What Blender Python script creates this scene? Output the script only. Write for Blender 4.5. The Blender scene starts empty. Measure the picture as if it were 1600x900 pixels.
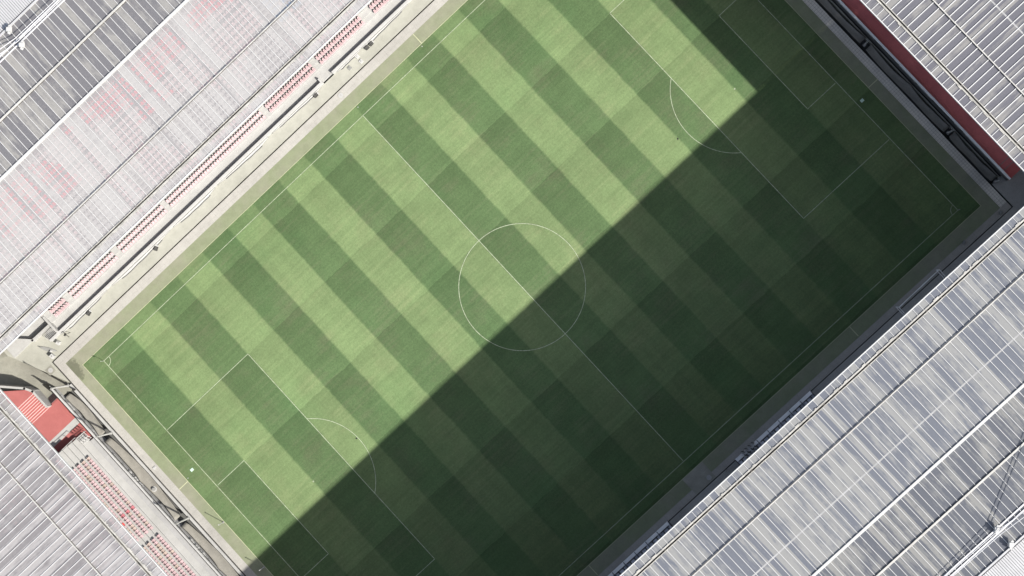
import bpy, math, random
from mathutils import Vector
random.seed(7)
S = bpy.context.scene
COL = S.collection
RAD = math.radians
# ------------------------------------------------------------------ camera, sky, sun, exposure
cam = bpy.data.cameras.new('camera'); camo = bpy.data.objects.new('camera', cam); COL.objects.link(camo)
camo.location = (11.6016, -12.0115, 229.7268)
camo.rotation_euler = (0.0033485, 0.0786918, -0.7488044)
cam.sensor_width = 36; cam.lens = 56.25; cam.clip_start = 1; cam.clip_end = 5000
S.camera = camo
SUN_EL, SUN_AZ = 42.0, -70.0           # azimuth counted from +X, counter-clockwise
w = bpy.data.worlds.new('World'); S.world = w; w.use_nodes = True
nt = w.node_tree; nt.nodes.clear()
o_ = nt.nodes.new('ShaderNodeOutputWorld'); b_ = nt.nodes.new('ShaderNodeBackground'); s_ = nt.nodes.new('ShaderNodeTexSky')
s_.sky_type = 'NISHITA'; s_.sun_disc = False; s_.sun_elevation = RAD(SUN_EL); s_.sun_rotation = RAD(90 - SUN_AZ)
s_.dust_density = 2.0; s_.air_density = 1.0
b_.inputs[1].default_value = 0.128
hs = nt.nodes.new('ShaderNodeHueSaturation'); hs.inputs['Saturation'].default_value = 0.70   # sky light made paler so the shade is less blue
nt.links.new(s_.outputs[0], hs.inputs['Color']); nt.links.new(hs.outputs[0], b_.inputs[0]); nt.links.new(b_.outputs[0], o_.inputs[0])
sl = bpy.data.lights.new('sun', 'SUN'); sl.energy = 4.6; sl.angle = RAD(0.55); sl.color = (1.0, 0.955, 0.88)
so = bpy.data.objects.new('sun', sl); COL.objects.link(so); so.location = (60, -160, 170)
sd = Vector((math.cos(RAD(SUN_AZ)) * math.cos(RAD(SUN_EL)), math.sin(RAD(SUN_AZ)) * math.cos(RAD(SUN_EL)), math.sin(RAD(SUN_EL))))
so.rotation_euler = sd.to_track_quat('Z', 'Y').to_euler()
S.view_settings.view_transform = 'Standard'; S.view_settings.look = 'None'
S.view_settings.gamma = 1.0; S.view_settings.use_curve_mapping = False
S.view_settings.exposure = 0.9
S.cycles.max_bounces = 6; S.cycles.transparent_max_bounces = 12

# ------------------------------------------------------------------ node helpers
def new_mat(name):
    m = bpy.data.materials.new(name); m.use_nodes = True; t = m.node_tree; t.nodes.clear()
    return m, t
class N:
    def __init__(s, t): s.t = t
    def node(s, k, **kw):
        n = s.t.nodes.new(k)
        for a, v in kw.items(): setattr(n, a, v)
        return n
    def put(s, sock, v):
        if hasattr(v, 'links') or isinstance(v, bpy.types.NodeSocket): s.t.links.new(v, sock)
        else:
            if isinstance(v, tuple) and len(v) == 3 and sock.type == 'RGBA': v = (*v, 1)
            sock.default_value = v
    def m(s, op, a, b=0.0, c=None):
        n = s.node('ShaderNodeMath', operation=op); s.put(n.inputs[0], a); s.put(n.inputs[1], b)
        if c is not None: s.put(n.inputs[2], c)
        return n.outputs[0]
    def mixc(s, f, a, b, bt='MIX'):
        n = s.node('ShaderNodeMix', data_type='RGBA', blend_type=bt)
        s.put(n.inputs[0], f); s.put(n.inputs[6], a); s.put(n.inputs[7], b); return n.outputs[2]
    def comb(s, x, y, z=0.0):
        n = s.node('ShaderNodeCombineXYZ'); s.put(n.inputs[0], x); s.put(n.inputs[1], y); s.put(n.inputs[2], z); return n.outputs[0]
    def noise(s, vec, scale=1.0, detail=2.0, rough=0.5):
        n = s.node('ShaderNodeTexNoise'); s.put(n.inputs['Vector'], vec); n.inputs['Scale'].default_value = scale
        n.inputs['Detail'].default_value = detail; n.inputs['Roughness'].default_value = rough; return n.outputs['Fac']
    def ramp(s, f, lo, hi, a=0.0, b=1.0):
        n = s.node('ShaderNodeMapRange'); s.put(n.inputs[0], f); n.inputs[1].default_value = lo; n.inputs[2].default_value = hi
        n.inputs[3].default_value = a; n.inputs[4].default_value = b; return n.outputs[0]
    def xyz(s):
        c = s.node('ShaderNodeTexCoord'); p = s.node('ShaderNodeSeparateXYZ'); s.t.links.new(c.outputs['Object'], p.inputs[0])
        return c.outputs['Object'], p.outputs[0], p.outputs[1], p.outputs[2]
    def bsdf(s, col, rough=0.8, spec=0.3, metal=0.0):
        n = s.node('ShaderNodeBsdfPrincipled'); s.put(n.inputs['Base Color'], col); s.put(n.inputs['Roughness'], rough)
        n.inputs['Specular IOR Level'].default_value = spec; n.inputs['Metallic'].default_value = metal; return n.outputs[0]
    def out(s, sh):
        o = s.node('ShaderNodeOutputMaterial'); s.t.links.new(sh, o.inputs[0])

def mat_simple(name, col, rough=0.7, var=0.12, scale=0.6, spec=0.3, metal=0.0, fine=0.0):
    m, t = new_mat(name); n = N(t); P, x, y, z = n.xyz()
    f = n.noise(P, scale, 5.0, 0.6)
    k = n.ramp(f, 0.3, 0.7, 1 - var, 1 + var)
    if fine:
        g = n.noise(P, 5.0, 3.0, 0.7); k = n.m('MULTIPLY', k, n.ramp(g, 0.3, 0.7, 1 - fine, 1 + fine))
    c = n.mixc(1.0, (*col, 1), n.comb(k, k, k), 'MULTIPLY')
    n.out(n.bsdf(c, rough, spec, metal)); return m

def mat_concrete(name, col, dirt, stain=0.5, joint=None, fine=0.06):
    m, t = new_mat(name); n = N(t); P, x, y, z = n.xyz()
    big = n.noise(P, 0.11, 5.0, 0.62); mid = n.noise(P, 0.9, 5.0, 0.65); fn = n.noise(P, 6.0, 3.0, 0.7)
    f = n.m('MULTIPLY', n.ramp(big, 0.42, 0.72), stain)
    c = n.mixc(f, (*col, 1), (*dirt, 1))
    k = n.m('MULTIPLY', n.ramp(mid, 0.25, 0.75, 0.90, 1.10), n.ramp(fn, 0.3, 0.7, 1 - fine, 1 + fine))
    if joint:
        jx, jy, jw, jd = joint
        for a, s in ((x, jx), (y, jy)):
            if not s: continue
            fr = n.m('FRACT', n.m('ADD', n.m('DIVIDE', a, s), 50.25))
            k = n.m('MULTIPLY', k, n.m('SUBTRACT', 1.0, n.m('MULTIPLY', n.m('LESS_THAN', fr, jw / s), jd)))
    c = n.mixc(1.0, c, n.comb(k, k, k), 'MULTIPLY')
    n.out(n.bsdf(c, 0.85, 0.2)); return m

def mat_grass():
    m, t = new_mat('mown_grass'); n = N(t); P, x, y, z = n.xyz()
    wob = n.m('MULTIPLY', n.m('SUBTRACT', n.noise(P, 0.55, 3.0), 0.5), 0.34)
    u = n.m('ADD', x, wob); a = n.m('ABSOLUTE', u)
    inner = n.m('DIVIDE', a, 36 / 7.0)
    outer = n.m('ADD', n.m('DIVIDE', n.m('SUBTRACT', a, 36.0), 5.5), 7.0)
    sel = n.m('GREATER_THAN', a, 36.0)
    v = n.m('ADD', n.m('MULTIPLY', inner, n.m('SUBTRACT', 1.0, sel)), n.m('MULTIPLY', outer, sel))
    v = n.m('MULTIPLY', v, n.m('SIGN', u))
    # stripe value -1..1 with softened edges: triangle of the index
    ph = n.m('FLOORED_MODULO', v, 2.0)               # 0..2 ; <1 dark, >1 light
    tri = n.m('SUBTRACT', 0.5, n.m('ABSOLUTE', n.m('SUBTRACT', n.m('FLOORED_MODULO', n.m('ADD', v, 0.5), 2.0), 1.0)))
    stripe = n.ramp(tri, -0.03, 0.03, 1.0, 0.0)     # 1 = light
    # second mowing direction
    yy = n.m('ADD', y, n.m('MULTIPLY', n.m('SUBTRACT', n.noise(P, 0.4, 2.0), 0.5), 0.5))
    fr = n.m('FRACT', n.m('ADD', n.m('DIVIDE', n.m('SUBTRACT', 20.1, yy), 11.07), 20.0))
    saw = n.m('SUBTRACT', n.m('POWER', fr, 0.8), 0.5)
    band = n.m('MULTIPLY', saw, n.m('SUBTRACT', 0.27, n.m('MULTIPLY', stripe, 0.09)))
    # margins outside the lines are cut the other way
    marx = n.m('GREATER_THAN', n.m('ABSOLUTE', x), 52.5)
    mary = n.m('GREATER_THAN', n.m('ABSOLUTE', y), 33.95)
    marg = n.m('MAXIMUM', marx, 0.0)
    stripe2 = n.m('ADD', n.m('MULTIPLY', stripe, n.m('SUBTRACT', 1.0, marg)), n.m('MULTIPLY', marg, 0.30))
    stripe2 = n.m('MULTIPLY', stripe2, n.m('SUBTRACT', 1.0, n.m('MULTIPLY', mary, 0.45)))
    # tone variation
    big = n.noise(P, 0.045, 4.0, 0.55); mid = n.noise(P, 0.35, 4.0, 0.6)
    fn = n.noise(P, 3.2, 2.0, 0.7); vf = n.noise(P, 9.0, 2.0, 0.8)
    sx = n.noise(n.comb(n.m('MULTIPLY', x, 0.06), n.m('MULTIPLY', y, 1.9)), 1.0, 4.0, 0.65)   # mower tracks along the length
    sy = n.noise(n.comb(n.m('MULTIPLY', x, 1.4), n.m('MULTIPLY', y, 0.05)), 1.0, 3.0, 0.6)
    k = n.m('ADD', 1.0, band)
    for f, amp in ((big, 0.22), (mid, 0.20), (fn, 0.30), (vf, 0.30), (sx, 0.22), (sy, 0.09)):
        k = n.m('MULTIPLY', k, n.m('ADD', 1.0, n.m('MULTIPLY', n.m('SUBTRACT', f, 0.5), amp * 2)))
    c = n.mixc(stripe2, (0.067, 0.107, 0.046, 1), (0.104, 0.147, 0.066, 1))
    dry = n.m('MULTIPLY', n.ramp(n.m('ADD', n.m('MULTIPLY', n.noise(P, 0.16, 5.0, 0.65), 0.6), n.m('MULTIPLY', sx, 0.4)), 0.49, 0.66), 0.60)
    c = n.mixc(dry, c, n.mixc(stripe2, (0.090, 0.098, 0.057, 1), (0.129, 0.149, 0.076, 1)))
    lush = n.m('MULTIPLY', n.ramp(n.noise(n.comb(n.m('ADD', x, 40.0), y, 3.0), 0.10, 4.0, 0.6), 0.52, 0.70), 0.45)
    c = n.mixc(lush, c, n.mixc(stripe2, (0.055, 0.105, 0.042, 1), (0.088, 0.146, 0.060, 1)))
    c = n.mixc(1.0, c, n.comb(k, k, k), 'MULTIPLY')
    bump = n.node('ShaderNodeBump'); bump.inputs['Strength'].default_value = 0.5; bump.inputs['Distance'].default_value = 0.05
    n.put(bump.inputs['Height'], n.noise(P, 6.0, 3.0, 0.7))
    # the blades of each stripe lean the way the mower rolled them
    lean = n.m('MULTIPLY', n.m('ADD', 0.03, n.m('MULTIPLY', stripe2, 0.29)), -1.0)
    vm = n.node('ShaderNodeVectorMath', operation='NORMALIZE'); n.put(vm.inputs[0], n.comb(0.0, lean, 1.0)); t.links.new(vm.outputs[0], bump.inputs['Normal'])
    p = n.node('ShaderNodeBsdfPrincipled'); n.put(p.inputs['Base Color'], c); p.inputs['Roughness'].default_value = 0.9
    p.inputs['Specular IOR Level'].default_value = 0.15; t.links.new(bump.outputs[0], p.inputs['Normal'])
    n.out(p.outputs[0]); return m

def mat_glazing(name, along, clear, film, tr_lo, tr_hi, warm=(0, 0, 0), bias=0.5, rib=0.96):
    """translucent roof sheet: dusty film in streaks running down each bay; `along` = axis index of the stand"""
    m, t = new_mat(name); n = N(t); P, x, y, z = n.xyz()
    a, d = (x, y) if along == 0 else (y, x)
    cell = n.m('FLOOR', n.m('DIVIDE', a, rib))
    wn = n.node('ShaderNodeTexWhiteNoise', noise_dimensions='1D'); n.put(wn.inputs['W'], cell); r = wn.outputs['Value']
    st = n.noise(n.comb(n.m('MULTIPLY', a, 3.2), n.m('ADD', n.m('MULTIPLY', d, 0.42), n.m('MULTIPLY', r, 60.0))), 1.0, 5.0, 0.62)
    bl = n.noise(n.comb(n.m('MULTIPLY', a, 0.30), n.m('MULTIPLY', d, 0.34), 4.0), 1.0, 4.0, 0.6)
    sh = n.noise(n.comb(n.m('ADD', n.m('MULTIPLY', a, 1.1), n.m('MULTIPLY', r, 9.0)), n.m('MULTIPLY', d, 0.16)), 1.0, 3.0, 0.55)
    lg = n.noise(n.comb(n.m('MULTIPLY', a, 9.0), n.m('ADD', n.m('MULTIPLY', d, 0.10), n.m('MULTIPLY', r, 31.0)), 7.0), 1.0, 3.0, 0.6)
    f = n.m('ADD', n.m('ADD', n.m('MULTIPLY', st, 0.34), n.m('MULTIPLY', bl, 0.34)), n.m('ADD', n.m('MULTIPLY', sh, 0.22), n.m('MULTIPLY', lg, 0.10)))
    f = n.m('ADD', f, n.m('MULTIPLY', n.m('SUBTRACT', r, 0.5), 0.22))
    f = n.ramp(f, bias - 0.065, bias + 0.065)
    fn = n.noise(P, 5.0, 3.0, 0.7)
    k = n.ramp(fn, 0.25, 0.75, 0.93, 1.07)
    c = n.mixc(f, (*clear, 1), (*film, 1)); c = n.mixc(1.0, c, n.comb(k, k, k), 'MULTIPLY')
    tr = n.ramp(f, 0.0, 1.0, tr_hi, tr_lo)
    tb = n.node('ShaderNodeBsdfTransparent'); mx = n.node('ShaderNodeMixShader')
    n.put(mx.inputs[0], tr); t.links.new(n.bsdf(c, 0.2, 0.35), mx.inputs[1]); t.links.new(tb.outputs[0], mx.inputs[2])
    n.out(mx.outputs[0]); return m

def mat_seat(name, col, amp=0.12):
    m, t = new_mat(name); n = N(t); P, x, y, z = n.xyz()
    oi = n.node('ShaderNodeObjectInfo'); k = n.ramp(oi.outputs['Random'], 0, 1, 1 - amp, 1 + amp)
    g = n.ramp(n.noise(P, 3.0, 3.0), 0.3, 0.7, 0.93, 1.07); k = n.m('MULTIPLY', k, g)
    n.out(n.bsdf(n.mixc(1.0, (*col, 1), n.comb(k, k, k), 'MULTIPLY'), 0.5, 0.4)); return m

M = {}
M['grass'] = mat_grass()
M['line'] = mat_simple('line_paint', (0.27, 0.305, 0.215), 0.8, 0.30, 1.2, fine=0.3)
M['apron'] = mat_concrete('artificial_turf_fibre', (0.200, 0.212, 0.140), (0.225, 0.215, 0.165), 0.9, None, 0.12)
m_, t_ = new_mat('artificial_turf'); n_ = N(t_); P_, x_, y_, z_ = n_.xyz()
g1 = n_.noise(P_, 0.12, 5.0, 0.62); g2 = n_.noise(P_, 0.8, 5.0, 0.65); g3 = n_.noise(P_, 6.0, 3.0, 0.7)
c_ = n_.mixc(n_.ramp(g1, 0.40, 0.66), (0.182, 0.206, 0.128, 1), (0.212, 0.212, 0.160, 1))
d_ = n_.m('SQRT', n_.m('ADD', n_.m('POWER', n_.m('MULTIPLY', n_.m('ADD', x_, 56.6), 0.8), 2.0), n_.m('POWER', n_.m('MULTIPLY', n_.m('SUBTRACT', y_, 36.2), 0.45), 2.0)))
w_ = n_.m('MULTIPLY', n_.ramp(n_.m('SUBTRACT', n_.m('ADD', 0.9, n_.m('MULTIPLY', n_.m('SUBTRACT', g2, 0.5), 2.2)), d_), 0.0, 0.25), 0.42)
k_ = n_.m('MULTIPLY', n_.m('MULTIPLY', n_.ramp(g2, 0.25, 0.75, 0.88, 1.12), n_.ramp(g3, 0.3, 0.7, 0.93, 1.07)), n_.m('SUBTRACT', 1.0, w_))
n_.out(n_.bsdf(n_.mixc(1.0, c_, n_.comb(k_, k_, k_), 'MULTIPLY'), 0.9, 0.15)); M['apron'] = m_
M['paving'] = mat_concrete('pale_paving', (0.345, 0.335, 0.310), (0.25, 0.242, 0.225), 0.7, (0.8, 0.8, 0.04, 0.12), 0.12)
M['path'] = mat_concrete('cream_concrete', (0.320, 0.318, 0.278), (0.25, 0.25, 0.215), 0.8, None, 0.05)
M['asphalt'] = mat_concrete('old_asphalt', (0.29, 0.285, 0.27), (0.22, 0.215, 0.205), 0.7, None, 0.12)
M['ramp'] = mat_concrete('worn_concrete', (0.30, 0.295, 0.25), (0.15, 0.145, 0.125), 0.9, None, 0.08)
M['moat'] = mat_concrete('moat_concrete', (0.11, 0.11, 0.105), (0.07, 0.07, 0.07), 0.8, None, 0.1)
M['drain'] = mat_simple('drain_iron', (0.035, 0.033, 0.03), 0.8)
M['white'] = mat_simple('white_paint', (0.38, 0.38, 0.373), 0.5, 0.06, 0.8)
M['whitec'] = mat_concrete('white_concrete', (0.345, 0.343, 0.332), (0.30, 0.298, 0.287), 0.8, (1.2, 0, 0.03, 0.10), 0.04)
M['deck'] = mat_concrete('grey_deck', (0.315, 0.315, 0.315), (0.28, 0.278, 0.275), 0.8, (0, 2.4, 0.05, 0.14), 0.04)
M['rib'] = mat_simple('glazing_bar_aluminium', (0.43, 0.43, 0.425), 0.45, 0.05, 0.5)
M['beam'] = mat_simple('cream_steel', (0.36, 0.352, 0.33), 0.5, 0.15, 0.7, fine=0.1)
M['chord_line'] = mat_simple('chord_line_paint', (0.25, 0.25, 0.25), 0.5, 0.2, 0.8)
M['beam2'] = mat_simple('weathered_cream_steel', (0.30, 0.29, 0.265), 0.5, 0.3, 1.2, fine=0.15)
M['truss'] = mat_simple('truss_steel', (0.30, 0.31, 0.33), 0.5, 0.1, 0.5)
M['truss_w'] = mat_simple('pale_truss_steel', (0.46, 0.46, 0.47), 0.5, 0.1, 0.5)
M['gutter'] = mat_simple('gutter_dark', (0.05, 0.045, 0.04), 0.7, 0.5, 1.5, fine=0.3)
M['clad'] = mat_simple('metal_cladding', (0.345, 0.345, 0.35), 0.4, 0.08, 0.4)
M['seam'] = mat_simple('cladding_seam', (0.07, 0.07, 0.075), 0.6)
M['bright'] = mat_simple('bright_white_paint', (0.82, 0.81, 0.80), 0.5, 0.08, 1.0)
M['red_for_shade'] = mat_concrete('red_coating_for_shade', (0.60, 0.175, 0.17), (0.47, 0.13, 0.13), 0.9, None, 0.07)  # walkway red raised above the sunlit coating to make up for shade
M['red'] = mat_concrete('red_coating', (0.32, 0.108, 0.102), (0.275, 0.082, 0.078), 0.9, None, 0.05)
M['net'] = mat_concrete('grey_net_cloth', (0.215, 0.205, 0.180), (0.170, 0.163, 0.147), 0.8, None, 0.10)
M['black'] = mat_simple('black_paint', (0.022, 0.021, 0.020), 0.5)
M['grey'] = mat_simple('grey_paint', (0.22, 0.22, 0.21), 0.6)
M['seat_pink'] = mat_seat('faded_red_plastic', (0.47, 0.345, 0.355), 0.10)
M['seat_deep'] = mat_seat('deep_red_plastic', (0.52, 0.022, 0.055), 0.10)
M['seat_blue'] = mat_seat('blue_plastic', (0.10, 0.19, 0.32), 0.10)
M['maroon'] = mat_seat('seat_shell', (0.055, 0.028, 0.03), 0.1)
M['seat_cream'] = mat_seat('cream_plastic', (0.42, 0.34, 0.30), 0.10)
M['seat_red'] = mat_seat('bright_red_plastic', (0.60, 0.085, 0.08), 0.10)
M['seat_rose'] = mat_seat('rose_plastic', (0.42, 0.15, 0.17), 0.10)
M['seat_white'] = mat_seat('white_seat_plastic', (0.36, 0.35, 0.345), 0.10)
M['seat_dark'] = mat_seat('mauve_seat_plastic', (0.20, 0.165, 0.18), 0.10)
M['glassy'] = mat_glazing('bench_roof_sheet', 0, (0.42, 0.44, 0.50), (0.62, 0.63, 0.68), 0.10, 0.25, bias=0.5)
M['board'] = mat_simple('white_board', (0.42, 0.55, 0.47), 0.5)
# roof sheets of the four stands
M['gl_UL'] = mat_glazing('clear_roof_sheet_north', 0, (0.262, 0.252, 0.253), (0.305, 0.297, 0.291), 0.07, 0.20)
M['gl_UL2'] = mat_glazing('shade_toned_roof_sheet_north', 0, (0.135, 0.133, 0.141), (0.225, 0.219, 0.208), 0.06, 0.15, bias=0.53)  # darker sheet colour puts in the shade at the rear of the stand
M['gl_LL'] = mat_glazing('clear_roof_sheet_west', 1, (0.205, 0.195, 0.199), (0.285, 0.274, 0.272), 0.12, 0.28)
M['gl_LL2'] = mat_glazing('tinted_roof_sheet_west', 1, (0.125, 0.118, 0.124), (0.235, 0.225, 0.222), 0.08, 0.2, bias=0.5)
M['gl_LR'] = mat_glazing('dusty_roof_sheet_south', 0, (0.105, 0.112, 0.130), (0.196, 0.197, 0.193), 0.004, 0.012, bias=0.49)
M['gl_LR2'] = mat_glazing('dusty_roof_sheet_south_rear', 0, (0.082, 0.087, 0.100), (0.180, 0.179, 0.172), 0.004, 0.012, bias=0.53)
M['gl_TR'] = mat_glazing('dusty_roof_sheet_east', 1, (0.100, 0.099, 0.112), (0.185, 0.180, 0.174), 0.004, 0.012, bias=0.53)

# ------------------------------------------------------------------ geometry helpers
class MB:
    def __init__(s): s.v = []; s.f = []; s.m = []
    def add(s, vs, fs, mi=0):
        b = len(s.v); s.v += [tuple(p) for p in vs]
        for f in fs: s.f.append(tuple(b + i for i in f)); s.m.append(mi)
    def box(s, x0, x1, y0, y1, z0, z1, mi=0):
        if x0 > x1: x0, x1 = x1, x0
        if y0 > y1: y0, y1 = y1, y0
        s.add([(x0, y0, z0), (x1, y0, z0), (x1, y1, z0), (x0, y1, z0), (x0, y0, z1), (x1, y0, z1), (x1, y1, z1), (x0, y1, z1)],
              [(0, 3, 2, 1), (4, 5, 6, 7), (0, 1, 5, 4), (1, 2, 6, 5), (2, 3, 7, 6), (3, 0, 4, 7)], mi)
    def rbox(s, c, size, rz=0.0, mi=0, taper=1.0, rx=0.0):
        cx, cy, cz = c; a, b, h = size[0] / 2, size[1] / 2, size[2] / 2
        vs = []
        for k, zz in ((1.0, -h), (taper, h)):
            for X, Y in ((-a, -b), (a, -b), (a, b), (-a, b)):
                p = Vector((X * k, Y * k, zz))
                if rx: p.rotate(__import__('mathutils').Euler((rx, 0, 0)))
                X2 = p.x * math.cos(rz) - p.y * math.sin(rz); Y2 = p.x * math.sin(rz) + p.y * math.cos(rz)
                vs.append((cx + X2, cy + Y2, cz + p.z))
        s.add(vs, [(0, 3, 2, 1), (4, 5, 6, 7), (0, 1, 5, 4), (1, 2, 6, 5), (2, 3, 7, 6), (3, 0, 4, 7)], mi)
    def prism(s, pts, z0, z1, mi=0):
        """pts counter-clockwise; z1 may be a list"""
        n = len(pts); z1 = z1 if isinstance(z1, (list, tuple)) else [z1] * n; z0 = z0 if isinstance(z0, (list, tuple)) else [z0] * n
        ar = sum(pts[i][0] * pts[(i + 1) % n][1] - pts[(i + 1) % n][0] * pts[i][1] for i in range(n))
        if ar < 0: pts = pts[::-1]; z1 = z1[::-1]; z0 = z0[::-1]
        vs = [(p[0], p[1], z0[i]) for i, p in enumerate(pts)] + [(p[0], p[1], z1[i]) for i, p in enumerate(pts)]
        s.add(vs, [tuple(range(n - 1, -1, -1)), tuple(range(n, 2 * n))] + [(i, (i + 1) % n, n + (i + 1) % n, n + i) for i in range(n)], mi)
    def tube(s, pts, r, n=8, mi=0, cap=True):
        P = [Vector(p) for p in pts]; rings = []
        rr = r if isinstance(r, (list, tuple)) else [r] * len(P)
        for i, p in enumerate(P):
            d = (P[min(i + 1, len(P) - 1)] - P[max(i - 1, 0)]).normalized()
            up = Vector((0, 0, 1)) if abs(d.z) < 0.95 else Vector((1, 0, 0))
            a = d.cross(up).normalized(); b = d.cross(a).normalized()
            rings.append([p + (a * math.cos(2 * math.pi * k / n) + b * math.sin(2 * math.pi * k / n)) * rr[i] for k in range(n)])
        vs = [q for ring in rings for q in ring]; fs = []
        for i in range(len(P) - 1):
            for k in range(n): fs.append((i * n + k, i * n + (k + 1) % n, (i + 1) * n + (k + 1) % n, (i + 1) * n + k))
        if cap: fs.append(tuple(range(n - 1, -1, -1))); fs.append(tuple((len(P) - 1) * n + k for k in range(n)))
        s.add(vs, fs, mi)
    def disc(s, c, r, z0, z1, n=20, mi=0, r2=None):
        s.tube([(c[0], c[1], z0), (c[0], c[1], z1)], [r, r2 or r], n, mi)
    def sphere(s, c, r, n=10, mi=0):
        k = 6; s.tube([(c[0], c[1], c[2] - r * math.cos(math.pi * i / k)) for i in range(k + 1)], [max(0.01, r * math.sin(math.pi * i / k)) for i in range(k + 1)], n, mi)
    def obj(s, name, mats, parent=None, smooth=False):
        me = bpy.data.meshes.new(name); me.from_pydata(s.v, [], s.f)
        for m in (mats if isinstance(mats, (list, tuple)) else [mats]): me.materials.append(m)
        me.polygons.foreach_set('material_index', s.m)
        if smooth: me.polygons.foreach_set('use_smooth', [True] * len(s.f))
        me.update(); o = bpy.data.objects.new(name, me); COL.objects.link(o)
        if parent is not None:
            o.parent = parent
            q = parent; off = Vector((0, 0, 0))
            while q is not None: off += q.location; q = q.parent
            o.location = -off
        return o
def tag(o, label=None, cat=None, group=None, kind=None):
    if label: o['label'] = label
    if cat: o['category'] = cat
    if group: o['group'] = group
    if kind: o['kind'] = kind
    return o
def thing(name, loc, label, cat, group=None):
    e = bpy.data.objects.new(name, None); COL.objects.link(e); e.location = loc; e.empty_display_size = 0.3
    return tag(e, label, cat, group)
def structure(mb, name, mat): return tag(mb.obj(name, mat), kind='structure')

# ------------------------------------------------------------------ setting: ground, pitch, surrounds
GX, GY = 55.2, 35.7      # grass half sizes
AX, AY = 57.0, 37.65     # artificial turf
PX, PY = 58.2, 39.05     # paving
DX, DY = 58.42, 39.25    # outside edge of the drain
b = MB(); b.add([(-2500, -2500, -2.6), (2500, -2500, -2.6), (2500, 2500, -2.6), (-2500, 2500, -2.6)], [(0, 1, 2, 3)]); structure(b, 'ground', M['asphalt'])
b = MB(); b.box(-GX, GX, -GY, GY, -0.5, 0.0); structure(b, 'pitch', M['grass'])
def ring(mb, x0, y0, x1, y1, z0, z1):
    mb.box(-x1, x1, y0, y1, z0, z1); mb.box(-x1, x1, -y1, -y0, z0, z1)
    mb.box(x0, x1, -y0, y0, z0, z1); mb.box(-x1, -x0, -y0, y0, z0, z1)
SY = 37.75, 38.75, 38.90
def ring4(mb, x0, n0, s0, x1, n1, s1, z0, z1):
    mb.box(-x1, x1, n0, n1, z0, z1); mb.box(-x1, x1, -s1, -s0, z0, z1)
    mb.box(x0, x1, -s0, n0, z0, z1); mb.box(-x1, -x0, -s0, n0, z0, z1)
b = MB(); ring4(b, GX, GY, GY, AX, AY, SY[0], -0.5, -0.012); structure(b, 'artificial_turf', M['apron'])
b = MB(); b.box(-PX, PX, AY, PY, -0.5, 0.0); b.box(-PX, -AX, -SY[1], AY, -0.5, 0.0); structure(b, 'paving', M['paving'])
b = MB(); b.box(-AX, PX, -SY[1], -SY[0], -0.5, 0.0); structure(b, 'paving_south', mat_concrete('paving_toned_for_overhang', (0.33, 0.315, 0.285), (0.25, 0.24, 0.215), 0.7, (0.8, 0.8, 0.04, 0.12), 0.12))  # south paving colour toned darker for the shade of the overhang
b = MB(); b.box(AX, PX, -SY[0], AY, -0.5, 0.0); structure(b, 'paving_east', mat_concrete('paving_raised_for_shade', (0.58, 0.55, 0.49), (0.42, 0.40, 0.36), 0.8, (0.4, 0.4, 0.05, 0.35), 0.16))  # east paving colour raised to make up for the shade on it
b = MB(); ring4(b, PX, PY, SY[1], DX, DY, SY[2], -0.5, -0.22); structure(b, 'drain', M['drain'])
# cream path in front of the north stand, kerbs, corner plaza
b = MB()
b.box(-DX, 64, DY, 41.29, -0.6, 0.0)
structure(b, 'path', M['path'])
b = MB()
b.prism([(-58.42, 35.1), (-58.42, 50), (-66, 50), (-62.7, 46.6), (-62.67, 44.42)], -2.6, 0.0)
b.prism([(-58.42, 41.29), (-56.2, 41.29), (-56.2, 50), (-58.42, 50)], -2.6, -0.001)
structure(b, 'plaza', M['path'])
b = MB(); b.prism([(-58.43, 34.4), (-64.4, 34.4), (-75, 44), (-75, 52), (-62.9, 46.6), (-62.69, 44.4), (-58.43, 34.9)], -2.6, [-0.35, -0.35, -2.3, -2.4, -2.1, -1.5, -0.35])
structure(b, 'ramp', M['ramp'])
b = MB(); b.box(-58.82, -DX, -60, 34.9, -2.6, 0.0); structure(b, 'kerb', M['whitec'])
b = MB(); b.box(-64, -58.82, -60, 34.4, -2.6, -1.5); b.box(DX, 64, -34.6, 60, -2.6, -1.5); structure(b, 'moat_floor', M['moat'])
b = MB(); b.box(DX + 0.01, 90, -50, -34.6, -2.6, 0.0); structure(b, 'pavement', M['asphalt'])
b = MB(); b.box(-60, DX, -50, -SY[2], -2.6, 0.0); structure(b, 'stand_path', M['paving'])
# lighter slab by the south stand opposite the halfway line
b = MB(); b.box(-1.9, 1.9, -38.74, -GY - 0.01, 0.002, 0.008); structure(b, 'entrance_slab', M['ramp'])

# painted lines
b = MB(); lw = 0.043; z0 = 0.004
def ln(x0, y0, x1, y1, w=lw, z=z0):
    d = Vector((x1 - x0, y1 - y0, 0)).normalized(); q = Vector((-d.y, d.x, 0)) * w; e = d * w
    b.add([(x0 - e.x + q.x, y0 - e.y + q.y, z), (x0 - e.x - q.x, y0 - e.y - q.y, z), (x1 + e.x - q.x, y1 + e.y - q.y, z), (x1 + e.x + q.x, y1 + e.y + q.y, z)], [(0, 1, 2, 3)])
def arc(cx, cy, r, a0, a1, n=64, w=lw, z=z0):
    vs = []
    for i in range(n + 1):
        a = RAD(a0 + (a1 - a0) * i / n)
        for rr in (r - w, r + w): vs.append((cx + rr * math.cos(a), cy + rr * math.sin(a), z))
    b.add(vs, [(2 * i, 2 * i + 1, 2 * i + 3, 2 * i + 2) for i in range(n)])
for sy in (-1, 1): ln(-52.5, 34 * sy, 52.5, 34 * sy)
for sx in (-1, 1):
    ln(52.5 * sx, -33.86, 52.5 * sx, 33.86)
ln(0, -33.86, 0, 33.86, z=z0 + 0.004)
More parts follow.
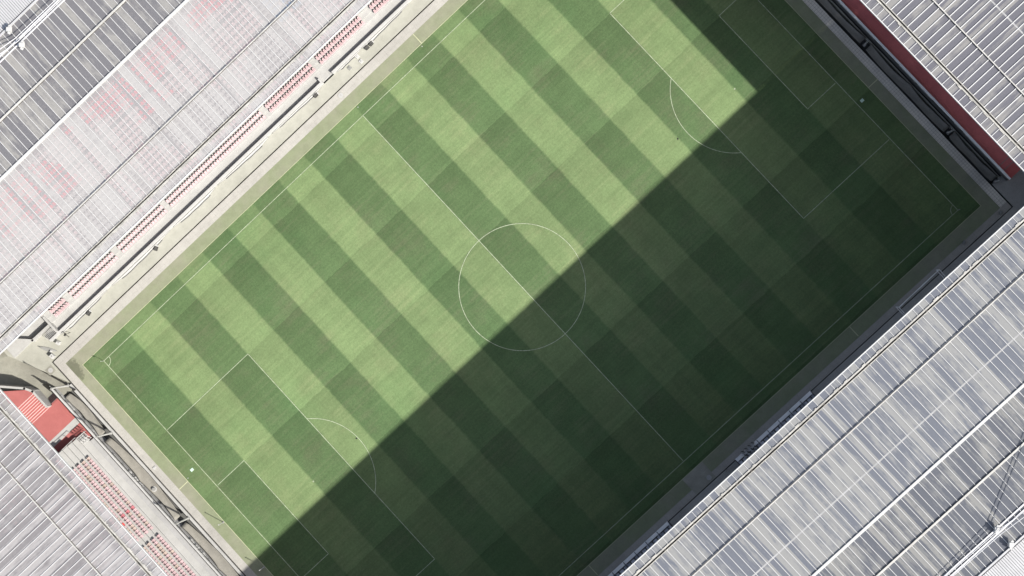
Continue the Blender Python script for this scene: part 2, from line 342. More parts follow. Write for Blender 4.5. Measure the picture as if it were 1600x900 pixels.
arc(0, 0, 9.15, 0, 360, 128, z=z0 + 0.008)
for s in (-1, 1):
    for yy in (20.16, -20.16): ln(52.3 * s, yy, 36 * s, yy)
    ln(36 * s, -20.0, 36 * s, 20.0, z=z0 + 0.004)
    for yy in (9.16, -9.16): ln(52.3 * s, yy, 47 * s, yy)
    ln(47 * s, -9.0, 47 * s, 9.0, z=z0 + 0.004)
    a = math.degrees(math.acos(5.5 / 9.15))
    arc(41.5 * s, 0, 9.15, (180 if s > 0 else 0) - a, (180 if s > 0 else 0) + a, 40, z=z0 + 0.008)
    for sy in (-1, 1):
        st = {(-1, -1): 0, (1, -1): 90, (1, 1): 180, (-1, 1): 270}[(s, sy)]
        arc(52.5 * s, 34 * sy, 1.0, st + 4, st + 86, 16, z=z0 + 0.008)
    arc(41.5 * s, 0, 0.06, 0, 360, 12, w=0.06)
structure(b, 'field_markings', M['line'])
# pale strip round the edge of the grass and the short cross marks on the artificial turf
b = MB(); e = 0.07
b.box(-GX - e, GX + e, GY + 0.01, GY + e, -0.1, 0.01); b.box(-GX - e, GX + e, -GY - e, -GY - 0.01, -0.1, 0.01)
b.box(-GX - e, -GX - 0.01, -GY, GY, -0.1, 0.01); b.box(GX + 0.01, GX + e, -GY, GY, -0.1, 0.01)
for x in (13.36, 30.25, -20.13): 
    s = 1 if x == 13.36 else -1
    b.box(x - 0.05, x + 0.05, s * (GY + 0.1), s * (AY - 0.05), -0.05, 0.006)
b.box(-AX + 0.05, -GX - 0.1, 12.50, 12.62, -0.05, 0.006); b.box(GX + 0.1, AX + 0.05, -12.86, -12.76, -0.05, 0.006)
structure(b, 'edge_strip', mat_simple('edge_strip_paint', (0.40, 0.41, 0.27), 0.8, 0.15))

# ------------------------------------------------------------------ grandstands
ROOFZ = 32.0
def mapper(side):
    return {'N': lambda u, v: (u, v), 'S': lambda u, v: (u, -v), 'E': lambda u, v: (v, u), 'W': lambda u, v: (-v, u)}[side]
def roof(side, root, u0, u1, v, sheets, rib=0.96, rw=0.065, cross=9.6, cphase=0.0, umain=None, flip=False):
    """v: dict with a,b,c,c2,d,e,f,g positions out from the pitch"""
    T = mapper(side); Z = ROOFZ
    def bx(mb, ua, ub, va, vb, z0, z1, mi=0):
        p, q = T(ua, va), T(ub, vb); mb.box(p[0], q[0], p[1], q[1], z0, z1, mi)
    a, g = v['a'], v.get('g', v['a'] + 34)
    # glazing bands, each its own part
    r = MB(); bx(r, u0, u1, a + 0.10, a + 0.22, Z - 0.30, Z + 0.09); ro = r.obj('roof', M['rib'], root)
    bands = [(a + 0.22, v['b'] - 0.30, 0), (v['b'] + 0.20, v['c'] - 0.06, 0), (v['c'] + 0.06, v['d'] - 0.17, 0), (v['d'] + 0.17, v['e'] - 0.12, 1), (v['e'] + 0.12, g, 1)]
    for va, vb, k in bands:
        if vb <= va: continue
        s = MB(); p = T(u0, va); q = T(u1, vb); x0, x1 = sorted((p[0], q[0])); y0, y1 = sorted((p[1], q[1]))
        s.add([(x0, y0, Z), (x1, y0, Z), (x1, y1, Z), (x0, y1, Z)], [(0, 1, 2, 3)]); s.obj('glazing', sheets[k], ro)
    # glazing bars
    s = MB(); n = int((u1 - u0) / rib)
    for i in range(n + 1):
        u = u0 + i * rib
        jit = random.uniform(-0.012, 0.012)
        bx(s, u - rw * 0.7 + jit, u + rw * 0.7 + jit, a + 0.225, v['b'] - 0.305, Z + 0.01, Z + 0.07)
        bx(s, u - rw + 0.3 + jit, u + rw + 0.3 + jit, v['b'] + 0.205, v['c'] - 0.07, Z + 0.01, Z + 0.09)
        bx(s, u - rw + 0.62, u + rw + 0.62, v['c'] + 0.11, v['d'] - 0.18, Z + 0.01, Z + 0.09)
        bx(s, u - rw + 0.62 + jit, u + rw + 0.62 + jit, v['d'] + 0.18, v['e'] - 0.13, Z + 0.01, Z + 0.09)
        bx(s, u - rw + 0.55, u + rw + 0.55, v['e'] + 0.13, g, Z + 0.01, Z + 0.09)
    s.obj('glazing_bars', M['rib'], ro)
    # front gutter: beam, dark slot, beam
    s = MB(); bx(s, u0, u1, v['b'] - 0.30, v['b'] - 0.10, Z - 0.3, Z + 0.12); bx(s, u0, u1, v['b'] + 0.10, v['b'] + 0.20, Z - 0.3, Z + 0.14)
    u = u0
    while u < u1:
        L = random.uniform(0.3, 2.2); 
        if random.random() < 0.3: bx(s, u, u + L * 0.4, v['b'] - 0.40, v['b'] - 0.305, Z + 0.02, Z + 0.10 + 0.05 * random.random())
        u += L
    s.obj('edge_beam', M['beam2'], ro)
    s = MB(); bx(s, u0, u1, v['b'] - 0.10, v['b'] + 0.10, Z - 0.35, Z - 0.22)
    u = u0 + 1
    while u < u1: bx(s, u, u + 0.25, v['b'] - 0.12, v['b'] + 0.12, Z - 0.2, Z + 0.125); u += random.choice((4.8, 4.8, 2.4))
    s.obj('gutter', M['gutter'], ro)
    # raised cross members on top of the sheets
    s = MB(); bx(s, u0, u1, v['c'] - 0.04, v['c'] + 0.09, Z + 0.20, Z + 0.30); bx(s, u0, u1, v['e'] - 0.12, v['e'] + 0.12, Z - 0.05, Z + 0.24); s.obj('purlin', M['beam'], ro)
    s = MB(); bx(s, u0, u1, v['c'] - 0.065, v['c'] + 0.065, Z - 0.05, Z + 0.025); bx(s, u0, u1, v['e'] - 0.17, v['e'] - 0.125, Z - 0.05, Z + 0.11); s.obj('joint_gasket', M['gutter'], ro)
    s = MB(); bx(s, u0, u1, v['d'] - 0.17, v['d'] + 0.17, Z - 0.2, Z + 0.20); s.obj('ridge_beam', M['white'], ro)
    # trusses below the sheets
    s = MB(); bx(s, u0, u1, v['c2'] - 0.2, v['c2'] + 0.2, Z - 0.9, Z - 0.5)
    if 'f' in v:
        for k in (-0.26, 0.26): bx(s, u0, u1, v['f'] + k - 0.09, v['f'] + k + 0.09, Z + 0.10, Z + 0.16)
    s.obj('chord_beam', M['truss_w'], ro)
    if side in 'SE':
        s = MB(); bx(s, u0, u1, v['c2'] - 0.10, v['c2'] + 0.10, Z + 0.004, Z + 0.012); s.obj('chord_line_strip', M['chord_line'], ro)  # added strip on the sheet standing in for the chord beam showing through
    s = MB(); u = u0 + cphase
    while u < u1:
        bx(s, u - 0.14, u + 0.14, v['b'] + 0.4, g, Z - 0.7, Z - 0.15); u += cross
    s.obj('main_beams', M['truss'], ro)
    if 'g' in v:      # opaque ribbed cladding behind
        s = MB(); bx(s, u0, u1, g - 0.1, g + 0.2, Z - 0.5, Z - 0.02); bx(s, u0, u1, g + 0.2, 84, Z - 0.1, Z - 0.03); s.obj('seam_bed', M['seam'], ro)
        s = MB(); step = 0.30; n = int((u1 - u0) / step)
        for i in range(n): bx(s, u0 + i * step + 0.03, u0 + (i + 1) * step - 0.03, g + 0.16, 84, Z - 0.02, Z + 0.04)
        bx(s, u0, u1, g - 0.25, g - 0.02, Z + 0.0, Z + 0.22)
        s.obj('cladding', M['clad'], ro)
    # supporting rear wall
    s = MB(); bx(s, u0, u1, 84.2, 85, -2.6, Z - 0.5); s.obj('rear_wall', M['grey'], root)
    return ro

def terrace(side, root, u0, u1, v0, z0, rows, tread, rise, mat, name='terrace'):
    T = mapper(side); s = MB()
    for i in range(rows):
        p, q = T(u0, v0 + i * tread), T(u1, v0 + (i + 1) * tread); z = z0 + i * rise
        s.box(p[0], q[0], p[1], q[1], max(-2.6, z - 0.8), z)
    return s.obj(name, mat, root)

VN = dict(a=37.3, b=38.9, c=43.95, c2=48.8, d=53.6, e=59.1, f=64.85, g=67.2)
VS = dict(a=35.85, b=37.35, c=41.9, c2=46.9, d=51.75, e=56.9, f=62.55, g=65.2)
VE = dict(a=55.6, b=57.4, c=61.95, c2=67.0, d=73.0, e=78.0)
VW = dict(a=55.85, b=57.58, c=62.25, c2=67.2, d=73.0, e=78.0)

north = thing('grandstand', (0, 60, 0), 'upper left long stand with white front and faded red seats under clear ribbed roof', 'grandstand', 'grandstands round the pitch')
roof('N', north, -110, 80, VN, (M['gl_UL'], M['gl_UL2']), rw=0.034, cphase=5.2)
south = thing('grandstand', (0, -60, 0), 'lower right long stand with grey streaked roof over the team benches', 'grandstand', 'grandstands round the pitch')
roof('S', south, -95, 95, VS, (M['gl_LR'], M['gl_LR2']), rw=0.032)
east = thing('grandstand', (75, 0, 0), 'grandstand behind the right goal line with one long shaded red walkway along its front', 'grandstand', 'grandstands round the pitch')
roof('E', east, -35.75, 60, VE, (M['gl_TR'], M['gl_TR']), rw=0.055)
west = thing('grandstand', (-75, 0, 0), 'stand behind left goal line, red landing beside four rows of pink seats', 'grandstand', 'grandstands round the pitch')
roof('W', west, -70, 36.6, VW, (M['gl_LL'], M['gl_LL2']), rw=0.04)
# suspension cables over the long roofs
for root, sgn, fpos, pts in ((south, -1, 62.55, [(8, 0.3), (23.8, 1.2), (40, 7.5), (70, 22)]), (north, 1, 64.85, [(8, 0.3), (-24, 1.0), (-40, 7.5), (-70, 22)])):
    for k in (-0.26, 0.26):
        s = MB(); P = []
        for i in range(len(pts) - 1):
            for j in range(8):
                t = j / 8; P.append((pts[i][0] * (1 - t) + pts[i + 1][0] * t, sgn * (fpos + k), ROOFZ + pts[i][1] * (1 - t) + pts[i + 1][1] * t))
        s.tube(P, 0.05, 6); s.obj('cable', M['truss_w'], root)
for root, spots in ((north, ((-24.0, 64.0), (-23.85, 66.6))), (south, ((23.8, -62.2), (23.8, -64.7)))):
    for (x, y) in spots:
        s = MB(); s.rbox((x, y, ROOFZ + 0.75), (0.62, 0.62, 0.5), 0.78, taper=0.85); s.rbox((x + 0.32, y + 0.2, ROOFZ + 0.7), (0.35, 0.3, 0.4), 0.3)
        s.tube([(x, y, ROOFZ + 0.1), (x, y, ROOFZ + 0.6)], 0.1, 8); s.rbox((x - 0.3, y - 0.3, ROOFZ + 0.6), (0.3, 0.3, 0.3), 0.3)
        s.obj('cable_clamp', M['white'], root)

# terraces -----------------------------------------------------
# north: deck, then treads
s = MB(); s.box(-54.5, 64, 41.62, 43.20, -2.6, 0.5); s.obj('deck', M['whitec'], north)
terrace('N', north, -54.5, 80, 43.20, 1.0, 14, 0.75, 0.40, M['whitec'])
terrace('N', north, -110, -54.51, 46.20, 2.6, 10, 0.75, 0.40, M['whitec'])
terrace('N', north, -110, 80, 53.70, 6.6, 9, 0.75, 0.40, M['deck'], 'upper_terrace')
terrace('N', north, -110, 80, 60.8, 10.2, 18, 0.75, 0.45, mat_concrete('shade_toned_concrete', (0.15, 0.145, 0.15), (0.11, 0.10, 0.11), 0.8), 'rear_terrace')  # concrete colour darkened to stand for the unlit rear of the stand
s = MB(); s.box(-56.15, -0.95, 41.30, 41.60, -2.6, 1.12); s.box(1.0, 64, 41.30, 41.60, -2.6, 1.12); s.box(-0.94, 0.99, 41.56, 41.60, -2.6, 0.5)
s.box(-1.2, -0.95, 41.605, 42.2, 0.5, 1.12)
pw = s.obj('parapet', M['white'], north)
# stairwell walls at the north stand's left end
s = MB(); 
def wall(mb, pts, th, z0, z1):
    for (x0, y0), (x1, y1) in zip(pts[:-1], pts[1:]):
        d = Vector((x1 - x0, y1 - y0, 0)); L = d.length; mb.rbox(((x0 + x1) / 2, (y0 + y1) / 2, (z0 + z1) / 2), (L + th * 0.98, th, z1 - z0), math.atan2(d.y, d.x))
wall(s, [(-59.6, 44.9), (-58.0, 43.25), (-54.55, 43.2)], 0.3, -0.5, 1.25); s.obj('stairwell_wall', M['whitec'], north)
s = MB(); s.box(-62, -54.54, 43.4, 46.19, -2.6, 0.35); s.obj('stairwell_floor', M['whitec'], north)
s = MB(); s.box(-54.53, -54.2, 41.62, 44.6, 0.5, 1.6); s.obj('end_wall', M['whitec'], north)
s = MB()
for i in range(8): s.box(-56.4 + i * 0.23, -56.4 + (i + 1) * 0.23, 41.66, 43.0, -1.2, -0.15 + 0.09 * i)
s.obj('stairs', M['whitec'], north)
s = MB()
for i in range(9): s.tube([(-56.3 + i * 0.21, 41.75, 0.0), (-56.3 + i * 0.21, 41.75, 1.1), (-56.3 + i * 0.21, 42.7, 1.1)], 0.035, 6)
s.obj('railing', M['white'], north)
# west: wall, deck, treads, red floor
s = MB(); s.box(-60.78, -60.52, -60, 36.0, -2.6, 1.45); s.obj('front_wall', M['white'], west)
s = MB(); s.box(-61.75, -60.95, -60, 26.6, -1, 0.98); s.obj('walkway', M['deck'], west)
s = MB(); s.box(-62.85, -61.75, -60, 28.0, -1, 1.02); s.obj('deck', M['whitec'], west)
terrace('W', west, -60, 28.2, 62.85, 1.35, 10, 0.80, 0.40, M['whitec'])
terrace('W', west, -60, 45, 70.85, 5.35, 16, 0.80, 0.42, M['deck'], 'upper_terrace')
for k, (off, zz) in enumerate(((-60.42, 1.2), (-60.88, 1.25))):
    s = MB(); s.tube([(off, y, zz) for y in (-60, 0, 20, 35.8)], 0.05, 6); 
    y = 35.5
    while y > -30: s.tube([(off, y, 0.6), (off, y, zz)], 0.035, 5); y -= 2.1
    s.obj('handrail', M['black'], west)
# cloth drapes along the wall
for (y0, y1) in ((34.5, 27), (19.5, 16), (6.2, 2.5)):
    s = MB(); n = 14
    vs = []
    for i in range(n + 1):
        y = y0 + (y1 - y0) * i / n; wv = 0.18 * math.sin(i * 1.3 + y0) + 0.12 * math.sin(i * 2.9)
        for (xx, zz) in ((-60.515, 1.46), (-60.46 + 0.25 * wv, 1.0 + 0.2 * wv), (-60.42 + wv * 0.4, 0.45)): vs.append((xx, y, zz))
    fs = []
    for i in range(n):
        for j in range(2): q = i * 3 + j; fs.append((q, q + 1, q + 4, q + 3))
    s.add(vs, fs); s.obj('banner_cloth', M['white'], west)
s = MB()
s.prism([(-66.6, 41.0), (-63.3, 38.3), (-62.95, 37.3), (-66.6, 37.3)], 0.4, 1.9)
for i in range(8): s.box(-66.6, -62.95, 37.3 - 0.345 * (i + 1), 37.3 - 0.345 * i, -0.4, 1.9 - 0.19 * (i + 1))
s.box(-66.6, -60.95, 30.75, 34.54, -0.5, 0.35)
s.box(-62.6, -60.95, 26.6, 29.75, -0.5, 0.36); s.box(-66.6, -62.6, 28.2, 29.75, -0.5, 0.35)
s.obj('red_floor', M['red'], west)
s = MB()
for i in range(9): s.box(-66.6, -62.94, 37.3 - 0.345 * i - 0.07, 37.3 - 0.345 * i + 0.005, 1.9 - 0.19 * i - 0.12, 1.9 - 0.19 * i + 0.012)
s.obj('stair_nosing', mat_simple('nosing_paint', (0.62, 0.42, 0.40), 0.6), west)
s = MB()
for i in range(5): s.box(-62.5, -61.05, 34.545 + 0.25 * i, 34.545 + 0.25 * (i + 1), -0.6, 0.30 - 0.19 * i, 0)
s.obj('lower_stairs', M['red'], west)
s = MB()
for i in range(5): s.box(-62.5, -61.05, 34.70 + 0.25 * i, 34.79 + 0.25 * i, -0.5, 0.305 - 0.19 * i + 0.02, 0)
s.obj('stair_grip', M['seam'], west)
s = MB(); s.box(-66.6, -60.95, 29.75, 30.75, -0.5, 0.356); s.obj('white_band', M['whitec'], west)
s = MB(); wall(s, [(-66.4, 41.9), (-63.45, 38.75), (-62.85, 37.6), (-62.8, 34.6)], 0.32, -0.6, 2.0); s.obj('landing_wall', M['whitec'], west)
s = MB()
for i in range(4):
    x = -62.5 + 0.42 * i; s.tube([(x, 28.1, 1.0), (x, 28.1, 2.0), (x + 0.1, 27.2, 2.0), (x + 0.15, 26.75, 1.4)], 0.05, 6)
for yy in (28.1, 27.3, 26.8): s.tube([(-62.6, yy, 1.98), (-61.1, yy - 0.1, 1.98)], 0.05, 6)
s.tube([(-66.4, 28.3, 2.3), (-62.7, 28.3, 2.2)], 0.04, 6)
for i in range(5): s.tube([(-66.2 + i * 0.85, 28.3, 1.4), (-66.2 + i * 0.85, 28.3, 2.3)], 0.035, 6)
s.obj('guard_rail', M['white'], west)
# east: wall, deck
s = MB(); s.box(60.18, 60.45, -35.5, 60, -2.6, 1.97); s.obj('front_wall', mat_simple('dark_wall', (0.09, 0.09, 0.088), 0.7, 0.2), east); s = MB(); s.box(60.14, 60.45, -35.55, 60, 1.972, 2.06); s.obj('coping', M['bright'], east)
s = MB(); s.box(60.46, 66, -34.2, 60, -1, 1.5)
for i in range(6): s.box(60.46, 66, -34.2 - 0.25 * (i + 1), -34.2 - 0.25 * i, -1, 1.5 - 0.2 * (i + 1))
s.obj('red_walkway', M['red_for_shade'], east)
s = MB()
for yy in (-33.2, -34.1): s.box(60.47, 65, yy - 0.04, yy + 0.04, 1.45, 1.515)
s.obj('stair_nosing', M['grey'], east)
s = MB(); s.box(59.76, 59.96, -34.59, 60, -2.6, -0.05); s.obj('wall_footing', M['ramp'], east)
terrace('E', east, -35, 60, 66.0, 2.0, 14, 0.9, 0.45, M['deck'])
y = -35.2
random.seed(5)
while y < 58:
    L = random.uniform(1.2, 5.0)
    if random.random() < 0.75: s = MB(); s.box(60.08, 60.135, y, y + L, 1.75, 2.03); s.obj('wall_panel', M['whitec'], east)
    y += L + random.uniform(0.1, 0.6)
# south terraces (in shade below the roof)
terrace('S', south, -95, 95, 43.5, 1.0, 34, 0.8, 0.42, M['deck'])
s = MB(); s.box(-60, 60, -43.5, -42.9, 0, 1.2); s.obj('parapet', M['white'], south)

# ------------------------------------------------------------------ safety nets lowered over the moats, with their masts
def sag_net(side, u0, u1, v_in, v_out, bulge, label, z=0.15):
    """pitch-side edge bulges towards the pitch, wall-side edge sags away from the wall"""
    T = mapper(side); n = 28; m_ = 8; random.seed(int(u0 * 10) + 3)
    root = thing('safety_net', (*T((u0 + u1) / 2, v_in), 0), label, 'safety net', 'lowered nets over the moat behind the goals')
    ph = random.uniform(0, 6); vs = []
    L = abs(u1 - u0)
    for i in range(n + 1):
        t = i / n; u = u0 + (u1 - u0) * t
        par = (1 - (2 * t - 1) ** 2) ** 0.6
        e0 = 0.14 if side == 'E' else 0.55; vi = v_in + e0 - (e0 + bulge) * par + 0.05 * math.sin(t * 9 + ph)
        vo = v_out - 0.30 * abs(math.sin(math.pi * t * max(1, round(L / 9)))) ** 0.7 - 0.04 * math.sin(t * 17 + ph)
        vo = max(vo, vi + 0.1)
        for j in range(m_ + 1):
            s_ = j / m_; v = vi * (1 - s_) + vo * s_
            zz = z - 0.12 * math.sin(math.pi * s_) * (0.6 + 0.4 * par) + 0.015 * math.sin(u * 2.1 + j)
            vs.append((*T(u, v), zz))
    fs = []
    for i in range(n):
        for j in range(m_): q = i * (m_ + 1) + j; fs.append((q, q + 1, q + m_ + 2, q + m_ + 1))
    s = MB(); s.add(vs, fs); o = s.obj('cloth', M['net'], root, smooth=True)
    mod = o.modifiers.new('thickness', 'SOLIDIFY'); mod.thickness = 0.03
    for edge, rr, mm in ((0, 0.04, M['black']), (m_, 0.035, M['black'])):
        s = MB(); s.tube([vs[i * (m_ + 1) + edge] for i in range(n + 1)], rr, 5); s.obj('edge_rope', mm, root)
sag_net('W', 34.0, 26.2, 58.92, 60.5, 0.0, 'lowered grey net cloth nearest the red landing, behind the left goal line')
sag_net('W', 25.2, 9.6, 58.92, 60.5, 0.1, 'long lowered grey net cloth between two masts beside the pink seats')
sag_net('W', 8.4, -8.0, 58.92, 60.5, 0.1, 'lowered grey net cloth nearest the bottom edge, left of the pitch')
sag_net('E', 20.0, -7.4, 58.43, 59.74, 0.0, 'dark lowered net running to the top edge, right of the pitch')
sag_net('E', -8.6, -24.6, 58.43, 59.74, 0.05, 'dark lowered net between the two shaded masts right of the pitch')
sag_net('E', -25.6, -34.2, 58.43, 59.74, 0.0, 'dark lowered net in the corner below the red walkway')
def mast(x, y, h, lean, label):
    r = thing('net_mast', (x, y, 0), label, 'mast', 'masts for the safety nets')
    s = MB(); s.tube([(x, y, -0.4), (x + lean[0] * 0.5, y + lean[1] * 0.5, h * 0.5), (x + lean[0], y + lean[1], h)], [0.16, 0.13, 0.09], 10); s.obj('pole', M['whitec'], r)
    s = MB(); s.rbox((x, y, 0.0), (0.45, 0.45, 0.16)); 
    for k in range(4): s.disc((x + 0.16 * (-1) ** k, y + 0.16 * (1 if k < 2 else -1)), 0.03, 0.08, 0.14, 6)
    s.obj('base_plate', M['grey'], r)
    s = MB(); s.tube([(x + lean[0], y + lean[1], h - 0.1), (x + lean[0] * 1.0 - 0.0, y + 0.45, h)], 0.05, 6); s.disc((x + lean[0], y + lean[1]), 0.12, h, h + 0.18, 10); s.obj('pulley_arm', M['grey'], r)
mast(-58.95, 35.0, 6.6, (0, 0), 'pale mast at the left corner, above the dark gate')
mast(-58.9, 25.5, 6.4, (0, 0), 'pale mast beside the red landing on the left')
mast(-58.85, 8.6, 6.0, (0, 0), 'pale mast left of the pitch, near the aisle between the pink seats')
mast(58.95, -8.0, 3.6, (0, 0), 'shaded mast nearest the top edge, right of the pitch')
mast(58.95, -25.1, 3.6, (0, 0), 'shaded mast right of the pitch, halfway along the red walkway')
mast(59.0, -34.6, 3.0, (0, 0), 'shaded mast at the end of the red walkway in the right corner')

# ------------------------------------------------------------------ seats
_o = 'zeroth first second third fourth fifth sixth seventh eighth ninth tenth eleventh twelfth thirteenth fourteenth fifteenth sixteenth seventeenth eighteenth nineteenth'.split()
_t = {2: ('twentieth', 'twenty'), 3: ('thirtieth', 'thirty'), 4: ('fortieth', 'forty')}
def ordinal(k): return _o[k] if k < 20 else (_t[k // 10][0] if k % 10 == 0 else _t[k // 10][1] + '-' + _o[k % 10])
def seat_mesh(mat, key, sk=1.0):
    s = MB()
    s.prism([(-0.20, -0.20), (0.20, -0.20), (0.215, 0.12), (-0.215, 0.12)], [0.40, 0.40, 0.37, 0.37], [0.46, 0.46, 0.42, 0.42])      # pan
    s.prism([(-0.19, -0.24), (0.19, -0.24), (0.20, -0.20), (-0.20, -0.20)], [0.36, 0.36, 0.40, 0.40], [0.44, 0.44, 0.46, 0.46])      # rolled front lip
    n = 5                                                                                                                            # curved, reclined back
    for i in range(n):
        x0, x1 = -0.18 + 0.36 * i / n, -0.18 + 0.36 * (i + 1) / n
        c0, c1 = 0.05 * (1 - (x0 / 0.18) ** 2), 0.05 * (1 - (x1 / 0.18) ** 2); q = 0.72
        b0, t0 = 0.12, 0.20
        s.add([(x0, b0 + c0, 0.40), (x1, b0 + c1, 0.40), (x1, b0 + c1 + 0.04, 0.40), (x0, b0 + c0 + 0.04, 0.40),
               (x0 * q, t0 + c0, 0.80), (x1 * q, t0 + c1, 0.80), (x1 * q, t0 + c1 + 0.04, 0.80), (x0 * q, t0 + c0 + 0.04, 0.80)],
              [(0, 3, 2, 1), (4, 5, 6, 7), (0, 1, 5, 4), (1, 2, 6, 5), (2, 3, 7, 6), (3, 0, 4, 7)])
    s.box(-0.04, 0.04, -0.02, 0.14, 0.0, 0.36, 1)
    s.prism([(-0.15 * sk, 0.20), (0.15 * sk, 0.20), (0.05 * sk, 0.20 + 0.27 * sk), (-0.05 * sk, 0.20 + 0.27 * sk)], [0.25] * 4, [0.66, 0.66, 0.50, 0.50], 1)
    s.box(-0.10, 0.10, 0.10, 0.14, 0.0, 0.10, 1)
    o = s.obj('stadium_seat', [mat, M['maroon']]); me = o.data; bpy.data.objects.remove(o); return me
SM = {k: seat_mesh(M[k], k) for k in ('seat_pink', 'seat_cream', 'seat_red', 'seat_rose')}
SMW = {k: seat_mesh(M[k], k, 0.45) for k in SM}
def put_seat(x, y, z, rz, kind, label, group):
    o = bpy.data.objects.new('stadium_seat', (SMW if rz else SM)[kind]); COL.objects.link(o); o.location = (x, y, z); o.rotation_euler = (0, 0, rz)
    return tag(o, label, 'seat', group)
stuff = MB()
def stuff_seat(x, y, z, side, mi, shell=False):
    T = (lambda a, b: (x + a, y + b)) if side == 'N' else (lambda a, b: (x - b, y + a))
    for (a0, a1, b0, b1, z0, z1) in ((-0.2, 0.2, -0.24, 0.12, 0.38, 0.45), (-0.155, 0.155, 0.13, 0.2, 0.40, 0.74)):
        p, q = T(a0, b0), T(a1, b1); stuff.box(p[0], q[0], p[1], q[1], z + z0, z + z1, mi)
    if shell: stuff.prism([(x - 0.10, y + 0.205), (x + 0.10, y + 0.205), (x + 0.03, y + 0.36), (x - 0.03, y + 0.36)], z + 0.25, [z + 0.66, z + 0.66, z + 0.5, z + 0.5], 5)
# west: four rows in two blocks, all individual
random.seed(21)
WB = [('first block beside the red landing', 24.75, 11.05), ('second block, below the aisle', 9.45, -4.6)]
rown = ['front row', 'second row from the front', 'third row from the front', 'back row']
cnt = 0
for bi, (bn, ya, yb) in enumerate(WB):
    n = int(round((ya - yb) / 0.50))
    for r in range(4):
        for i in range(n + 1):
            y = ya - (ya - yb) * i / n
            x = -(63.33 + 0.80 * r) ; z = 1.35 + 0.40 * r
            kind = 'seat_cream' if random.random() < 0.18 else 'seat_pink'
            lab = '%s seat %s, %s, left stand, %s' % (ordinal(i + 1), ('from the red landing', 'below the aisle')[bi], ('front row', 'second row', 'third row', 'back row')[r], 'cream coloured' if kind == 'seat_cream' else 'faded pink')
            if bi == 0 and r in (0, 1, 2) and abs(y - 14.9) < 0.26: kind = 'seat_rose'; lab = 'deeper rose seat among pink ones, %s, left stand' % rown[r]
            if bi == 0 and r == 3 and abs(y - 14.1) < 0.26: kind = 'seat_red'; lab = 'bright red seat among the pink ones, back row, left stand'
            put_seat(x, y, z, RAD(90), kind, lab, 'seats in four rows of the left stand'); cnt += 1
# north: two rows, six blocks
NB = [(11.6, 15.9, 'block at the top edge'), (0.93, 9.2, 'block right of the parapet gap'), (-9.2, -0.6, 'block left of the parapet gap'),
      (-29.2, -10.6, 'longest block, in the middle'), (-39.0, -30.5, 'short block left of the longest one'), (-48.9, -40.5, 'second block from the stair end'), (-52.8, -50.4, 'small block beside the stairwell')]
INDIV = {0, 1, 2, 6}
for bi, (xa, xb, bn) in enumerate(NB):
    n = int(round((xb - xa) / 0.49))
    for r in range(2):
        for i in range(n + 1):
            x = xa + (xb - xa) * i / n; y = 43.47 + 0.75 * r; z = 1.0 + 0.40 * r
            if bi in INDIV:
                put_seat(x, y, z, 0.0, 'seat_pink', '%s pink seat from the left end, %s, %s' % (ordinal(i + 1), ('front row', 'rear row')[r], bn), 'seats in two rows of the upper left stand'); cnt += 1
            else: stuff_seat(x, y, z, 'N', 0, True)
print('individual seats', cnt)
# seats that only show through the roofs
from mathutils import noise as mnoise
random.seed(99)
def blocky(x, y, sc, sd): 
    random.seed((math.floor(x / sc) * 7919 + math.floor(y / sc) * 104729 + sd) & 0xffffff); return random.random()
aisle = lambda x: any(abs(x - a) < 0.7 for a in (-100, -90, -80, -70, -60, -49.7, -39.8, -29.8, -20, -9.9, 0.15, 10.4, 20))
for r in range(2, 23):
    y = 43.47 + 0.75 * r; z = 1.0 + 0.40 * r
    x = -76.0
    while x < 16:
        if not aisle(x) and not (x < -54.5 and r < 5):
            hot = 0.5 + 1.5 * mnoise.noise(Vector((x * 0.085, y * 0.16, 3.1))); 
            if y < 53.6: mi = 2 if hot < 0.50 else 0
            elif y < 60.6: mi = 1 if hot < 0.66 else 0
            else: mi = 3  # rear seats coloured darker, as if beyond the reach of the sun
            if 0.5 < x < 7.5 and 50.5 < y < 56.5 and mnoise.noise(Vector((x * 0.5, y * 0.5, 0))) > -0.1: mi = 6
            stuff_seat(x, y, z, 'N', mi)
        x += 0.52
for r in range(23, 40):
    y = 43.85 + 0.75 * r; z = 10.2 + 0.45 * (r - 22.6); x = -76
    while x < 0:
        if not aisle(x): stuff_seat(x, y, z, 'N', 3 if blocky(x, y, 3.5, 5) < 0.75 else 4)
        x += 0.56
for r in range(4, 24):
    v = 63.33 + 0.8 * r; z = 1.35 + 0.40 * r if r < 10 else 5.35 + 0.42 * (r - 9.2); y = -14.0
    while y < 27.5 + (14 if r > 10 else 0):
        if abs(y - 10.25) > 0.7 and abs(y - 25.5) > 0.6:
            h = blocky(v, y, 4.0, 9); stuff_seat(-v, y, z, 'W', 2 if h < 0.35 else (0 if h < 0.75 else 3))
        y += 0.53
for a_ in (-60, -49.7, -39.8, -29.8, -20, -9.9, 0.15, 10.4):
    st_ = MB()
    for r in range(2, 23): st_.box(a_ - 0.55, a_ + 0.2, 43.25 + 0.75 * r, 43.60 + 0.75 * r, 1.0 + 0.40 * r, 1.16 + 0.40 * r)
    if a_ > -54: st_.obj('aisle_steps', M['grey'], north)
so_ = stuff.obj('stadium_seats', [M['seat_pink'], M['seat_deep'], M['seat_white'], M['seat_dark'], M['seat_cream'], M['maroon'], M['seat_blue']])
tag(so_, 'remaining rows of pink, white and mauve seats in the left stands, mostly seen through the roofs', 'seats', kind='stuff')

